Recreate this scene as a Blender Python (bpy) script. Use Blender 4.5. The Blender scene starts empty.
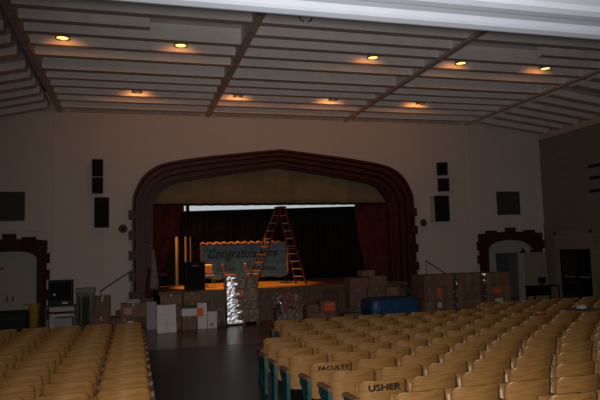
import bpy, bmesh, math, random
from mathutils import Vector, Matrix
random.seed(7)
C = bpy.context.scene.collection
PI = math.pi

# ------------------------------------------------------------------ materials
def mat(name, col, rough=.6, metal=0., noise=0., nscale=8., bump=0., bscale=20., spec=.5, emit=None, estr=1., alpha=None, col2=None, stretch=None):
    m = bpy.data.materials.new(name); m.use_nodes = True
    nt = m.node_tree; N = nt.nodes; L = nt.links
    b = N['Principled BSDF']
    b.inputs['Base Color'].default_value = (*col, 1)
    b.inputs['Roughness'].default_value = rough
    b.inputs['Metallic'].default_value = metal
    b.inputs['Specular IOR Level'].default_value = spec
    tc = N.new('ShaderNodeTexCoord'); mp = N.new('ShaderNodeMapping')
    L.new(tc.outputs['Object'], mp.inputs['Vector'])
    if stretch: mp.inputs['Scale'].default_value = stretch
    if noise or col2:
        n = N.new('ShaderNodeTexNoise'); n.inputs['Scale'].default_value = nscale; n.inputs['Detail'].default_value = 5
        L.new(mp.outputs['Vector'], n.inputs['Vector'])
        r = N.new('ShaderNodeValToRGB')
        lo = tuple(c*(1-noise) for c in col) if not col2 else col2
        hi = tuple(min(1, c*(1+noise)) for c in col) if not col2 else col
        r.color_ramp.elements[0].position = .35; r.color_ramp.elements[1].position = .65
        r.color_ramp.elements[0].color = (*lo, 1); r.color_ramp.elements[1].color = (*hi, 1)
        L.new(n.outputs['Fac'], r.inputs['Fac']); L.new(r.outputs['Color'], b.inputs['Base Color'])
    if bump:
        n2 = N.new('ShaderNodeTexNoise'); n2.inputs['Scale'].default_value = bscale; n2.inputs['Detail'].default_value = 4
        L.new(mp.outputs['Vector'], n2.inputs['Vector'])
        bp = N.new('ShaderNodeBump'); bp.inputs['Strength'].default_value = bump; bp.inputs['Distance'].default_value = .05
        L.new(n2.outputs['Fac'], bp.inputs['Height']); L.new(bp.outputs['Normal'], b.inputs['Normal'])
    if emit:
        b.inputs['Emission Color'].default_value = (*emit, 1); b.inputs['Emission Strength'].default_value = estr
    if alpha is not None: b.inputs['Alpha'].default_value = alpha
    return m

def brickmat(name, c1, c2, mortar, sx, sy, rough=.7, msize=.02, bump=.2):
    m = bpy.data.materials.new(name); m.use_nodes = True
    nt = m.node_tree; N = nt.nodes; L = nt.links; b = N['Principled BSDF']
    tc = N.new('ShaderNodeTexCoord'); sp = N.new('ShaderNodeSeparateXYZ'); cb = N.new('ShaderNodeCombineXYZ')
    L.new(tc.outputs['Object'], sp.inputs[0])
    ad = N.new('ShaderNodeMath'); ad.operation = 'ADD'; L.new(sp.outputs['X'], ad.inputs[0]); L.new(sp.outputs['Y'], ad.inputs[1])
    L.new(ad.outputs[0], cb.inputs['X']); L.new(sp.outputs['Z'], cb.inputs['Y'])
    t = N.new('ShaderNodeTexBrick'); L.new(cb.outputs[0], t.inputs['Vector'])
    t.inputs['Color1'].default_value = (*c1, 1); t.inputs['Color2'].default_value = (*c2, 1); t.inputs['Mortar'].default_value = (*mortar, 1)
    t.inputs['Scale'].default_value = 1; t.inputs['Brick Width'].default_value = sx; t.inputs['Row Height'].default_value = sy
    t.inputs['Mortar Size'].default_value = msize
    L.new(t.outputs['Color'], b.inputs['Base Color']); b.inputs['Roughness'].default_value = rough
    bp = N.new('ShaderNodeBump'); bp.inputs['Strength'].default_value = bump; bp.inputs['Distance'].default_value = .02; bp.invert = True
    L.new(t.outputs['Fac'], bp.inputs['Height']); L.new(bp.outputs['Normal'], b.inputs['Normal'])
    return m

def plankmat(name, c1, c2, mortar, rough, w=.12, l=2.2, spec=.5):
    m = bpy.data.materials.new(name); m.use_nodes = True
    nt = m.node_tree; N = nt.nodes; L = nt.links; b = N['Principled BSDF']
    tc = N.new('ShaderNodeTexCoord')
    t = N.new('ShaderNodeTexBrick'); L.new(tc.outputs['Object'], t.inputs['Vector'])
    t.inputs['Color1'].default_value = (*c1, 1); t.inputs['Color2'].default_value = (*c2, 1); t.inputs['Mortar'].default_value = (*mortar, 1)
    t.inputs['Scale'].default_value = 1; t.inputs['Brick Width'].default_value = l; t.inputs['Row Height'].default_value = w
    t.inputs['Mortar Size'].default_value = .004
    L.new(t.outputs['Color'], b.inputs['Base Color']); b.inputs['Roughness'].default_value = rough; b.inputs['Specular IOR Level'].default_value = spec
    n2 = N.new('ShaderNodeTexNoise'); n2.inputs['Scale'].default_value = 2.5; L.new(tc.outputs['Object'], n2.inputs['Vector'])
    bp = N.new('ShaderNodeBump'); bp.inputs['Strength'].default_value = .06; bp.inputs['Distance'].default_value = .05
    L.new(n2.outputs['Fac'], bp.inputs['Height']); L.new(bp.outputs['Normal'], b.inputs['Normal'])
    return m

M = {}
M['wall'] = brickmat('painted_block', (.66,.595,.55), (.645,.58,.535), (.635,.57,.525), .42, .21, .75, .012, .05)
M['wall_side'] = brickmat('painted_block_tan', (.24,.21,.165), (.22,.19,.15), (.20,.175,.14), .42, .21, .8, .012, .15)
M['white'] = mat('ceiling_white', (.80,.75,.72), .85, noise=.05, nscale=3)
M['brown'] = mat('joist_brown', (.55,.44,.37), .7, noise=.12, nscale=5)
M['brown_pale'] = mat('slope_brown', (.60,.47,.39), .75, noise=.1, nscale=5)
M['slope'] = mat('slope_white', (.74,.69,.65), .85, noise=.05, nscale=3)
M['arch'] = mat('arch_red_brown', (.072,.018,.015), .5, noise=.2, nscale=4, spec=.3)
M['brick'] = mat('surround_brown', (.05,.018,.015), .7, noise=.25, nscale=6, spec=.2)
M['white_paint'] = mat('white_paint', (.44,.41,.37), .6, noise=.04)
M['beige_paint'] = mat('beige_paint', (.30,.245,.19), .6, noise=.04)
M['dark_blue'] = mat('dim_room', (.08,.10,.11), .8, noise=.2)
M['glass'] = mat('dark_glass', (.01,.012,.014), .08, noise=.1)
M['black'] = mat('black_plastic', (.006,.006,.007), .55, noise=.2, spec=.3)
M['black_cloth'] = mat('black_cloth', (.018,.017,.015), .95, noise=.25, nscale=4, spec=.1)
M['metal_dark'] = mat('dark_metal', (.03,.03,.032), .4, .6, noise=.1)
M['grille'] = mat('grille_grey', (.055,.058,.05), .7, noise=.15)
M['red_drape'] = mat('red_velvet', (.12,.025,.02), .95, noise=.25, nscale=3, spec=.15)
M['teaser'] = mat('olive_teaser', (.30,.21,.115), .9, noise=.18, nscale=1.3, col2=(.21,.17,.095), spec=.2, stretch=(1,1,.6))
M['fringe'] = mat('teaser_fringe', (.012,.010,.008), .95, noise=.2)
M['tan_drape'] = mat('tan_drape', (.5,.36,.2), .9, noise=.1)
M['stage_floor'] = plankmat('stage_boards', (.42,.25,.11), (.36,.21,.09), (.2,.12,.05), .5)
M['stage_front'] = mat('stage_panel_brown', (.16,.085,.045), .5, noise=.25, nscale=6, stretch=(6,1,.6))
M['floor'] = plankmat('polished_boards', (.25,.125,.072), (.215,.108,.064), (.13,.07,.04), .26, .09, 2.0, .3)
M['aisle'] = plankmat('dark_tile', (.034,.026,.020), (.029,.022,.017), (.022,.017,.014), .34, .3, .3)
M['soffit'] = None
M['ply'] = mat('plywood', (.36,.185,.055), .38, noise=.0, nscale=3.5, col2=(.27,.125,.034), stretch=(1.2,4,9))
M['ply_dark'] = mat('seat_plywood', (.36,.19,.07), .4, nscale=4, col2=(.28,.14,.05), stretch=(1.2,4,6))
M['arm'] = mat('arm_wood', (.30,.15,.075), .65, noise=.2, nscale=9)
M['teal'] = mat('teal_iron', (.008,.062,.064), .5, noise=.2, nscale=6)
M['ink'] = mat('black_ink', (.012,.010,.008), .6, noise=.1)
M['red_ink'] = mat('red_ink', (.36,.06,.03), .7, noise=.2)
M['carton'] = mat('cardboard', (.24,.145,.08), .8, noise=.12, nscale=5)
M['carton2'] = mat('cardboard_dull', (.19,.12,.075), .8, noise=.15, nscale=5)
M['carton_red'] = mat('cardboard_reddish', (.24,.11,.075), .8, noise=.15, nscale=5)
M['whitebox'] = mat('white_carton', (.80,.75,.73), .6, noise=.05)
M['lid_green'] = mat('green_lid', (.03,.13,.10), .6, noise=.1)
M['tape'] = mat('packing_tape', (.30,.21,.13), .3, noise=.1)
M['orange_label'] = mat('orange_label', (.85,.13,.04), .5, noise=.08)
M['white_label'] = mat('white_label', (.65,.62,.6), .5, noise=.05)
M['pink_label'] = mat('pink_label', (.55,.25,.27), .6, noise=.1)
M['foil'] = mat('crinkled_wrap', (.88,.90,.96), .33, 1.0, bump=.25, bscale=9)
M['foil2'] = mat('sparkle_film', (.35,.34,.34), .22, .9, bump=.3, bscale=9)
M['wood_pallet'] = mat('pallet_wood', (.22,.15,.09), .8, noise=.2)
M['tarp'] = mat('blue_tarp', (.020,.075,.19), .45, noise=.2, nscale=4, bump=.4, bscale=6)
M['grey_cloth'] = mat('grey_sheet', (.22,.22,.23), .6, noise=.1, bump=.3, bscale=6)
M['yellow'] = mat('yellow_plastic', (.36,.25,.025), .5, noise=.12)
M['grey'] = mat('grey_laminate', (.17,.17,.16), .5, noise=.08)
M['greybox'] = mat('pale_grey_card', (.36,.37,.38), .6, noise=.06)
M['ladder_red'] = mat('ladder_fibreglass', (.15,.022,.011), .4, noise=.08)
M['alu'] = mat('ladder_aluminium', (.40,.37,.33), .45, .3, noise=.05)
M['banner'] = mat('banner_blue', (.075,.22,.32), .85, noise=.25, nscale=5, bump=.3, bscale=7)
M['garland'] = mat('pink_garland', (.24,.13,.105), .9, noise=.2, nscale=12)
M['banner_ink'] = mat('banner_ink', (.008,.012,.016), .8, noise=.1)
M['chair_orange'] = mat('stage_chair_plastic', (.55,.28,.09), .45, noise=.08)
M['flag'] = mat('flag_cream', (.22,.18,.15), .85, noise=.15)
M['flag_red'] = mat('flag_red', (.09,.012,.012), .85, noise=.15)
M['brass'] = mat('brass', (.5,.35,.1), .35, .9, noise=.05)
M['can'] = mat('lamp_can', (.42,.33,.27), .5, noise=.1)
M['lamp'] = mat('lamp_glow', (.2,.15,.05), .5, noise=.01, emit=(1,.66,.17), estr=2.6)
M['daylit'] = mat('daylight_glow', (.3,.3,.3), .8, noise=.01, emit=(.82,.93,1.0), estr=.52)  # emission stands in for daylight above the backdrop
M['stairs'] = mat('stair_wood', (.10,.055,.035), .6, noise=.2)
M['rail'] = mat('rail_iron', (.10,.095,.09), .5, .3, noise=.1)
M['paper'] = mat('paper_white', (.55,.53,.5), .6, noise=.05)
M['red_plastic'] = mat('red_plastic', (.30,.045,.03), .5, noise=.1)

def soffit_mat():
    m = brickmat('soffit_tile', (.50,.54,.60), (.49,.53,.59), (.62,.66,.72), .6, .6, .6, .008, .1)
    nt = m.node_tree; t = [n for n in nt.nodes if n.type == 'TEX_BRICK'][0]; t.offset = 0
    tc = [n for n in nt.nodes if n.type == 'TEX_COORD'][0]
    nt.links.new(tc.outputs['Object'], t.inputs['Vector'])
    return m
M['soffit'] = soffit_mat()
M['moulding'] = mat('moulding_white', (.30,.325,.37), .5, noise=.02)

def wrap_mat():
    m = bpy.data.materials.new('clear_wrap'); m.use_nodes = True
    nt = m.node_tree; N = nt.nodes; L = nt.links
    for n in list(N):
        if n.type != 'OUTPUT_MATERIAL': N.remove(n)
    out = [n for n in N if n.type == 'OUTPUT_MATERIAL'][0]
    mx = N.new('ShaderNodeMixShader'); tr = N.new('ShaderNodeBsdfTransparent'); gl = N.new('ShaderNodeBsdfGlossy')
    gl.inputs['Roughness'].default_value = .22; gl.inputs['Color'].default_value = (.9,.9,.95,1)
    tc = N.new('ShaderNodeTexCoord'); n2 = N.new('ShaderNodeTexNoise'); n2.inputs['Scale'].default_value = 7; n2.inputs['Detail'].default_value = 5
    L.new(tc.outputs['Object'], n2.inputs['Vector'])
    bp = N.new('ShaderNodeBump'); bp.inputs['Strength'].default_value = .9; bp.inputs['Distance'].default_value = .06
    L.new(n2.outputs['Fac'], bp.inputs['Height']); L.new(bp.outputs['Normal'], gl.inputs['Normal'])
    mx.inputs[0].default_value = .045
    L.new(tr.outputs[0], mx.inputs[1]); L.new(gl.outputs[0], mx.inputs[2]); L.new(mx.outputs[0], out.inputs[0])
    return m
M['wrap'] = wrap_mat()

# ------------------------------------------------------------------ mesh helpers
class MB:
    def __init__(s): s.bm = bmesh.new()
    def box(s, x0, x1, y0, y1, z0, z1, bev=0., rot=None, mi=0):
        g = bmesh.ops.create_cube(s.bm, size=1)
        vs = g['verts']
        c = Vector(((x0+x1)/2, (y0+y1)/2, (z0+z1)/2))
        bmesh.ops.scale(s.bm, vec=(x1-x0, y1-y0, z1-z0), verts=vs)
        if bev:
            es = list({e for v in vs for e in v.link_edges})
            r = bmesh.ops.bevel(s.bm, geom=es, offset=bev, segments=2, affect='EDGES', profile=.5)
            vs = list({v for f in r['faces'] for v in f.verts} | {v for v in vs if v.is_valid})
        if rot: bmesh.ops.rotate(s.bm, cent=(0,0,0), matrix=rot, verts=vs)
        bmesh.ops.translate(s.bm, vec=c, verts=vs)
        if mi:
            for f in {f for v in vs for f in v.link_faces}: f.material_index = mi
        return s
    def tube(s, pts, r, n=8, r2=None, cap=True):
        pts = [Vector(p) for p in pts]; rings = []
        for i, p in enumerate(pts):
            d = (pts[min(i+1, len(pts)-1)] - pts[max(i-1, 0)]).normalized()
            a = d.orthogonal().normalized() if i == 0 else (rings_a - d*rings_a.dot(d)).normalized()
            rings_a = a; b = d.cross(a)
            rr = r if r2 is None else r + (r2-r)*i/(len(pts)-1)
            rings.append([s.bm.verts.new(p + rr*(math.cos(2*PI*k/n)*a + math.sin(2*PI*k/n)*b)) for k in range(n)])
        for i in range(len(rings)-1):
            for k in range(n):
                s.bm.faces.new((rings[i][k], rings[i][(k+1) % n], rings[i+1][(k+1) % n], rings[i+1][k]))
        if cap:
            s.bm.faces.new(rings[0][::-1]); s.bm.faces.new(rings[-1])
        return s
    def bar(s, p, q, w, h):       # rectangular bar from p to q
        p, q = Vector(p), Vector(q); d = (q-p).normalized()
        a = d.cross(Vector((0,0,1)))
        if a.length < 1e-3: a = Vector((1,0,0))
        a.normalize(); b = a.cross(d).normalized()
        vs = []
        for e in (p, q):
            vs.append([s.bm.verts.new(e + a*w/2*i + b*h/2*j) for i, j in ((-1,-1),(1,-1),(1,1),(-1,1))])
        for k in range(4): s.bm.faces.new((vs[0][k], vs[0][(k+1) % 4], vs[1][(k+1) % 4], vs[1][k]))
        s.bm.faces.new(vs[0][::-1]); s.bm.faces.new(vs[1])
        return s
    def prism(s, poly, axis, a0, a1):   # poly in the two other axes
        def P(u, v, w):
            return {'x': (w,u,v), 'y': (u,w,v), 'z': (u,v,w)}[axis]
        A = [s.bm.verts.new(P(u, v, a0)) for u, v in poly]; B = [s.bm.verts.new(P(u, v, a1)) for u, v in poly]
        n = len(poly)
        for k in range(n): s.bm.faces.new((A[k], A[(k+1) % n], B[(k+1) % n], B[k]))
        s.bm.faces.new(A[::-1]); s.bm.faces.new(B)
        return s
    def ring(s, outer, inner, y0, y1):  # closed-off band between two open polylines in XZ
        n = len(outer)
        O0 = [s.bm.verts.new((x, y0, z)) for x, z in outer]; O1 = [s.bm.verts.new((x, y1, z)) for x, z in outer]
        I0 = [s.bm.verts.new((x, y0, z)) for x, z in inner]; I1 = [s.bm.verts.new((x, y1, z)) for x, z in inner]
        for k in range(n-1):
            s.bm.faces.new((O0[k], O0[k+1], I0[k+1], I0[k])); s.bm.faces.new((O1[k+1], O1[k], I1[k], I1[k+1]))
            s.bm.faces.new((O0[k+1], O0[k], O1[k], O1[k+1])); s.bm.faces.new((I0[k], I0[k+1], I1[k+1], I1[k]))
        for k in (0, n-1): s.bm.faces.new((O0[k], I0[k], I1[k], O1[k]))
        return s
    def lathe(s, prof, n=24, cx=0, cy=0, cap=True):
        rings = [[s.bm.verts.new((cx+r*math.cos(2*PI*k/n), cy+r*math.sin(2*PI*k/n), z)) for k in range(n)] for r, z in prof]
        for i in range(len(rings)-1):
            for k in range(n): s.bm.faces.new((rings[i][k], rings[i][(k+1) % n], rings[i+1][(k+1) % n], rings[i+1][k]))
        if cap: s.bm.faces.new(rings[0][::-1]); s.bm.faces.new(rings[-1])
        return s
    def grid(s, f, nu, nv, th=None, flip=False):     # f(u,v) -> point; thickness along -y if th
        def lay(dy): return [[s.bm.verts.new(Vector(f(i/nu, j/nv)) + Vector((0, dy, 0))) for j in range(nv+1)] for i in range(nu+1)]
        A = lay(0)
        for i in range(nu):
            for j in range(nv): s.bm.faces.new((A[i][j], A[i+1][j], A[i+1][j+1], A[i][j+1]))
        if th:
            B = lay(th)
            for i in range(nu):
                for j in range(nv): s.bm.faces.new((B[i][j+1], B[i+1][j+1], B[i+1][j], B[i][j]))
            for i in range(nu):
                s.bm.faces.new((A[i+1][0], A[i][0], B[i][0], B[i+1][0])); s.bm.faces.new((A[i][nv], A[i+1][nv], B[i+1][nv], B[i][nv]))
            for j in range(nv):
                s.bm.faces.new((A[0][j], A[0][j+1], B[0][j+1], B[0][j])); s.bm.faces.new((A[nu][j+1], A[nu][j], B[nu][j], B[nu][j+1]))
        return s
    def build(s, name, m, parent=None, smooth=False, loc=None, rotz=0., label=None):
        bmesh.ops.recalc_face_normals(s.bm, faces=s.bm.faces)
        me = bpy.data.meshes.new(name); s.bm.to_mesh(me); s.bm.free()
        for mm in (m if isinstance(m, (list, tuple)) else [m]): me.materials.append(mm)
        if smooth:
            for p in me.polygons: p.use_smooth = True
        o = bpy.data.objects.new(name, me); C.objects.link(o)
        if parent: o.parent = parent
        if loc: o.location = loc
        if rotz: o.rotation_euler[2] = rotz
        if label: o['label'] = label
        return o

def tag(o, label, cat, group=None, kind=None):
    o['label'] = label; o['category'] = cat
    if group: o['group'] = group
    if kind: o['kind'] = kind
    return o
def struct(o):
    o['kind'] = 'structure'; return o
def thing(name, label, cat, loc=(0,0,0), rotz=0., group=None):
    o = bpy.data.objects.new(name, None); C.objects.link(o); o.empty_display_size = .1
    o.location = loc; o.rotation_euler = (0, 0, rotz)
    return tag(o, label, cat, group)
def copy_tree(o, parent=None):
    c = o.copy(); C.objects.link(c)
    if parent: c.parent = parent
    for ch in list(o.children): copy_tree(ch, c)
    return c
def plate(name, splines, y0, y1, m, parent=None):   # wall in XZ with holes, from y0 to y1
    cu = bpy.data.curves.new('outline', 'CURVE'); cu.dimensions = '2D'; cu.fill_mode = 'BOTH'; cu.extrude = abs(y1-y0)/2
    for sp in splines:
        s = cu.splines.new('POLY'); s.points.add(len(sp)-1); s.use_cyclic_u = True
        for p, (x, z) in zip(s.points, sp): p.co = (x, z, 0, 1)
    t = bpy.data.objects.new('outline', cu); C.objects.link(t)
    me = bpy.data.meshes.new_from_object(t.evaluated_get(bpy.context.evaluated_depsgraph_get()))
    bpy.data.objects.remove(t); bpy.data.curves.remove(cu)
    me.transform(Matrix.Translation((0, (y0+y1)/2, 0)) @ Matrix.Rotation(PI/2, 4, 'X'))
    me.materials.clear(); me.materials.append(m); me.name = name
    o = bpy.data.objects.new(name, me); C.objects.link(o)
    if parent: o.parent = parent
    return o
def lettering(name, text, size, m, parent, loc, extrude=.002, bold=0., shear=0., rotx=PI/2, width=None):
    cu = bpy.data.curves.new('letters', 'FONT'); cu.body = text; cu.size = size; cu.align_x = 'CENTER'; cu.align_y = 'CENTER'
    cu.extrude = extrude; cu.offset = bold; cu.shear = shear; cu.resolution_u = 3
    t = bpy.data.objects.new('letters', cu); C.objects.link(t)
    me = bpy.data.meshes.new_from_object(t.evaluated_get(bpy.context.evaluated_depsgraph_get()))
    bpy.data.objects.remove(t); bpy.data.curves.remove(cu)
    if width:
        xs = [v.co.x for v in me.vertices]; k = width/(max(xs)-min(xs))
        me.transform(Matrix.Diagonal((k, 1, 1, 1)))
    me.materials.clear(); me.materials.append(m); me.name = name
    o = bpy.data.objects.new(name, me); C.objects.link(o); o.parent = parent
    o.location = loc; o.rotation_euler = (rotx, 0, 0)
    return o

# ------------------------------------------------------------------ camera
H = 2.27
cam_d = bpy.data.cameras.new('camera'); cam_d.sensor_width = 36; cam_d.lens = 36; cam_d.clip_start = .05; cam_d.clip_end = 200
cam = bpy.data.objects.new('camera', cam_d); C.objects.link(cam); bpy.context.scene.camera = cam
fwd_y = Vector((-166, 58, 600)).normalized()
n = fwd_y.cross(Vector((1, -math.tan(math.radians(1.66)), 0))).normalized()
if n.y < 0: n = -n
up_w = -n
rt = fwd_y.cross(up_w).normalized()
if rt.x < 0: rt = -rt
cx = Vector((rt.x, fwd_y.x, up_w.x)); cy = -Vector((rt.y, fwd_y.y, up_w.y)); cz = -Vector((rt.z, fwd_y.z, up_w.z))
mw = Matrix((cx, cy, cz)).transposed().to_4x4(); mw.translation = (0, 0, H)
cam.matrix_world = mw

# ------------------------------------------------------------------ the setting
XL, XR, YB, CX = -6.2, 16.6, 21.6, 5.27
ZC = 7.335
SL, DR = 0., 9.5
def fz(y): return max(0, (DR-y)*SL)

struct(MB().box(XL-.2, XR+.2, 15.5, 28.4, -.2, 0).build('floor', M['floor']))
struct(MB().prism([(-4, fz(-4)), (DR, 0), (15.5, 0), (15.5, -.2), (-4, -.2)], 'x', XL-.2, XR+.2).build('floor', M['aisle']))

# back wall with the proscenium and two side archways cut out
def smooth_half(pts, k=6):
    out = []
    P = [pts[0]] + pts + [pts[-1]]
    for i in range(1, len(P)-2):
        p0, p1, p2, p3 = (Vector(p) for p in P[i-1:i+3])
        for j in range(k):
            t = j/k
            q = .5*((2*p1) + (p2-p0)*t + (2*p0-5*p1+4*p2-p3)*t*t + (3*p1-p0-3*p2+p3)*t**3)
            out.append((q.x, q.y))
    out.append(tuple(pts[-1])); return out
oh = [(5.33,0),(5.33,2.2),(5.33,4.1),(5.22,4.62),(4.97,5.08),(4.6,5.40),(4.1,5.60),(2.95,5.80),(1.4,5.985),(0,6.14)]
ih = [(4.47,0),(4.47,2.1),(4.46,3.98),(4.35,4.36),(4.12,4.68),(3.82,4.87),(3.42,4.98),(2.45,5.15),(1.2,5.345),(0,5.53)]
oh, ih = smooth_half(oh), smooth_half(ih)
def full(h, k=1.): return [(CX+x, z) for x, z in h] + [(CX-x*k, z) for x, z in h[::-1][1:]]
def lerp(t): return full([(a[0]+(b[0]-a[0])*t, a[1]+(b[1]-a[1])*t) for a, b in zip(oh, ih)], 1+.033*t)
def tudor(cx0, w, zs, zt, n=8):     # depressed arch outline, from the floor up and over
    pts = [(cx0+w, 0)]
    for i in range(n+1):
        a = i/n*PI/2
        pts.append((cx0 + w*math.cos(a)**.75, zs+(zt-zs)*math.sin(a)**.9))
    return pts + [(2*cx0-x, z) for x, z in pts[::-1][1:]]
ARX, ALX = 14.92, -3.93
arcR = tudor(ARX, 1.10, 2.1, 2.56); arcL = tudor(ALX, .84, 2.3, 2.6)
struct(plate('wall_back', [[(XL,0),(XL,8),(XR,8),(XR,0)], lerp(.3), arcR, arcL], YB, YB+.45, M['wall']))
# slight relief panels of the wall at each side (a return in the plaster)
struct(MB().prism([(XL,2.85+.4),(-2.6,2.85+.4),(-2.6,7.32),(XL,6.6)], 'y', YB-.07, YB).prism([(-2.86,0),(-2.6,0),(-2.6,3.25),(-2.86,3.25)], 'y', YB-.07, YB).build('trim_1', M['wall']))
struct(MB().prism([(13.2,3.2),(XR,3.2),(XR,6.93),(13.2,7.36)], 'y', YB-.05, YB).build('trim_2', M['wall']))
# right wall with door opening
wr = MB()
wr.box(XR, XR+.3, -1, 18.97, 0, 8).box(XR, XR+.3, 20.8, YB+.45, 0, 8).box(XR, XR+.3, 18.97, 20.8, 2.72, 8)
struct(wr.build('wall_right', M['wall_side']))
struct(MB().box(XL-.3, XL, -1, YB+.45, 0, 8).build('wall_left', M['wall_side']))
struct(MB().box(XL-1, XR+1, 28.1, 28.3, 0, 9).build('wall_stage', M['black_cloth']))
struct(MB().box(XL-1, XR+1, 22.1, 28.3, 8.2, 8.4).build('ceiling', M['black_cloth']))

# ceiling: coffers between joists and beams, sloped flanks
BX = [-2.42, 2.62, 7.92, 13.15]
JY = [10.9, 11.75, 12.6, 13.34, 14.05, 14.86, 15.66, 16.8, 17.6, 18.4, 19.25, 20.06, 21.0]
ceil = struct(MB().box(BX[0], BX[3], 2.6, YB+.1, 7.72, 7.85).build('ceiling', M['white']))
def two_tone(mb, name, parent, bottom, side):
    o = mb.build(name, [side, bottom], parent)
    for p in o.data.polygons:
        if p.normal.z < -.5: p.material_index = 1
    return o
for i, x in enumerate(BX):
    two_tone(MB().box(x-.11, x+.11, 2.8, YB, 7.345, 7.73), 'beam_flange', ceil, M['brown'], M['white'])
    MB().box(x-.075, x+.075, 2.8, YB, 7.295, 7.36).build('beam', M['brown'], ceil)
grille_cells = {(0, 3): (.36, 2.28), (2, 3): (8.3, 10.5)}
for b in range(3):
    for j, y in enumerate(JY):
        w = .10 if j != 7 else .12
        x0, x1 = BX[b]+.11, BX[b+1]-.11
        if (b, j) == (0, 3): x1 = .36
        if (b, j) == (2, 3): x0 = 10.5
        two_tone(MB().box(x0, x1, y-w, y+w, ZC, 7.73), 'joist', ceil, M['brown'], M['white'])
    MB().box(BX[b]+.3, BX[b+1]-.3, YB-.1, YB, ZC-.005, 7.73).build('wall_plate', M['brown'], ceil)
def flank(x0, z0, x1, z1, name):
    fl = struct(MB().prism([(x0, z0+.2), (x1, z1+.2), (x1, z1+.32), (x0, z0+.32)], 'y', 2.6, YB+.1).build('ceiling', M['slope']))
    for y in [9.2, 10.0] + JY:
        two_tone(MB().prism([(x0, z0), (x1, z1), (x1, z1+.21), (x0, z0+.21)], 'y', y-.16, y+.16), 'joist', fl, M['brown_pale'], M['slope'])
    return fl
flank(BX[3]+.3, 7.30, XR, 6.90, 'right'); flank(BX[0]-.3, 7.30, XL, 6.5, 'left')
struct(MB().prism([(XR, 6.74), (XR-.04, 6.74), (XR-.14, 6.84), (XR-.14, 7.0), (XR, 7.0)], 'y', 2.8, YB).build('trim_3', M['brown_pale']))
# balcony over the camera: tiled soffit and white edge moulding
struct(MB().box(XL, XR, -4, 2.36, 3.43, 3.50).build('ceiling', M['soffit']))
prof = [(2.34,3.435),(2.365,3.412),(2.40,3.402),(2.45,3.404),(2.475,3.418),(2.50,3.424),(2.555,3.424),(2.585,3.408),(2.605,3.400),(2.655,3.398),(2.68,3.404),(2.68,4.3),(2.34,4.3)]
struct(MB().prism(prof, 'x', XL, XR).build('trim_4', M['moulding'], smooth=False))
tag(MB().tube([(3.52+.14*math.sin(a), 11.78, 7.37-.13+.11*math.cos(a)) for a in [k*PI/10-PI*.9 for k in range(19)]], .012, 6).build('cable_loop', M['black']), 'thin dark wire loop hanging from the ceiling beside the balcony edge', 'cable')

# ------------------------------------------------------------------ recessed lamps
def lamp(x, y, lab, power, deep):
    t = thing('downlight', lab, 'ceiling light', (x, y, 7.36), 0, 'round recessed ceiling lights')
    can = MB().lathe([(.155,.38),(.155,0),(.168,-.012),(.168,-.026),(.14,-.026),(.14,.2),(.13,.38)], 28, cap=False).build('can', M['can'], t, True)
    MB().lathe([(.001,deep-.012),(.139,deep-.012),(.139,deep),(.001,deep)], 28, cap=False).build('lens', M['lamp'], t)
    l = bpy.data.lights.new('lamp_light', 'SPOT'); l.energy = power; l.color = (1,.36,.085); l.spot_size = math.radians(140); l.spot_blend = .45; l.shadow_soft_size = .06
    o = bpy.data.objects.new('lamp_light', l); C.objects.link(o); o.location = (x, y+.03, 7.23)
    o.rotation_euler = Vector((0, math.cos(math.radians(25)), -math.sin(math.radians(25)))).to_track_quat('-Z', 'Y').to_euler()
near = ['first', 'second', 'third', 'fourth', 'fifth']
for i, x in enumerate((-1.56, 1.11, 6.10, 8.70, 11.42)):
    lamp(x, 14.33, 'glowing yellow ceiling light, %s from the left in the nearer bright row' % near[i], 7, .015)
for i, x in enumerate((.11, 3.25, 6.46, 9.68)):
    lamp(x, 18.70, 'orange recessed ceiling light, %s from the left in the far row by the stage' % near[i], 14, .11)

# ------------------------------------------------------------------ proscenium arch
pa = thing('proscenium_arch', 'dark red-brown moulded arch framing the stage opening', 'arch', (CX, YB, 0))
bands = [(0,.12,21.40),(.12,.17,21.60),(.17,.36,21.46),(.36,.42,21.72),(.42,.62,21.56),(.62,.68,21.84),(.68,.88,21.68),(.88,1,21.84)]
for a, b, y in bands:
    o = MB().ring(lerp(a), lerp(b), y, 22.15).build('arch_moulding', M['arch'], pa); o.location = (-CX, -YB, 0)
for s in (-1, 1):
    for k, z in enumerate((.25, .95, 1.65, 2.35, 3.05, 3.75)):
        MB().box(s*5.33-.12, s*5.33+.12, -.17, 0, z-.16, z+.16, .01).build('quoin_block', M['arch'], pa)

# ------------------------------------------------------------------ side archways
def surround(cx0, w_in, zs, zt, w_out, z_out, lab):
    t = thing('stone_archway', lab, 'archway', (cx0, YB, 0))
    inn = [(x-cx0, z) for x, z in tudor(cx0, w_in, zs, zt)]
    n = len(inn)
    out = []
    for x, z in inn:
        k = w_out/w_in
        out.append((x*k, z if z == 0 else z_out-(zt-z)*.35))
    out[0] = (w_out, 0); out[-1] = (-w_out, 0)
    MB().ring(out, inn, -.16, .46).build('arch_band', M['brick'], t)
    kb = MB().box(-.2, .2, -.20, 0, z_out-.05, z_out+.17, .01); kb.build('keystone', M['brick'], t)
    for s in (-1, 1):
        MB().box(s*(w_out-.55)-.22, s*(w_out-.55)+.22, -.18, 0, z_out-.1, z_out+.06, .01).build('quoin_block', M['brick'], t)
        MB().box(s*(w_out-.18)-.2, s*(w_out-.18)+.2, -.18, 0, z_out-.42, z_out-.06, .01).build('quoin_block', M['brick'], t)
        for z in (.5, 1.15, 1.8, 2.35):
            MB().box(s*w_out-.1, s*w_out+.1, -.18, 0, z-.17, z+.17, .01).build('quoin_block', M['brick'], t)
    return t
surround(ARX, 1.10, 2.1, 2.56, 1.45, 2.90, 'dark brown blocked stone archway around the open door at right')
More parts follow.
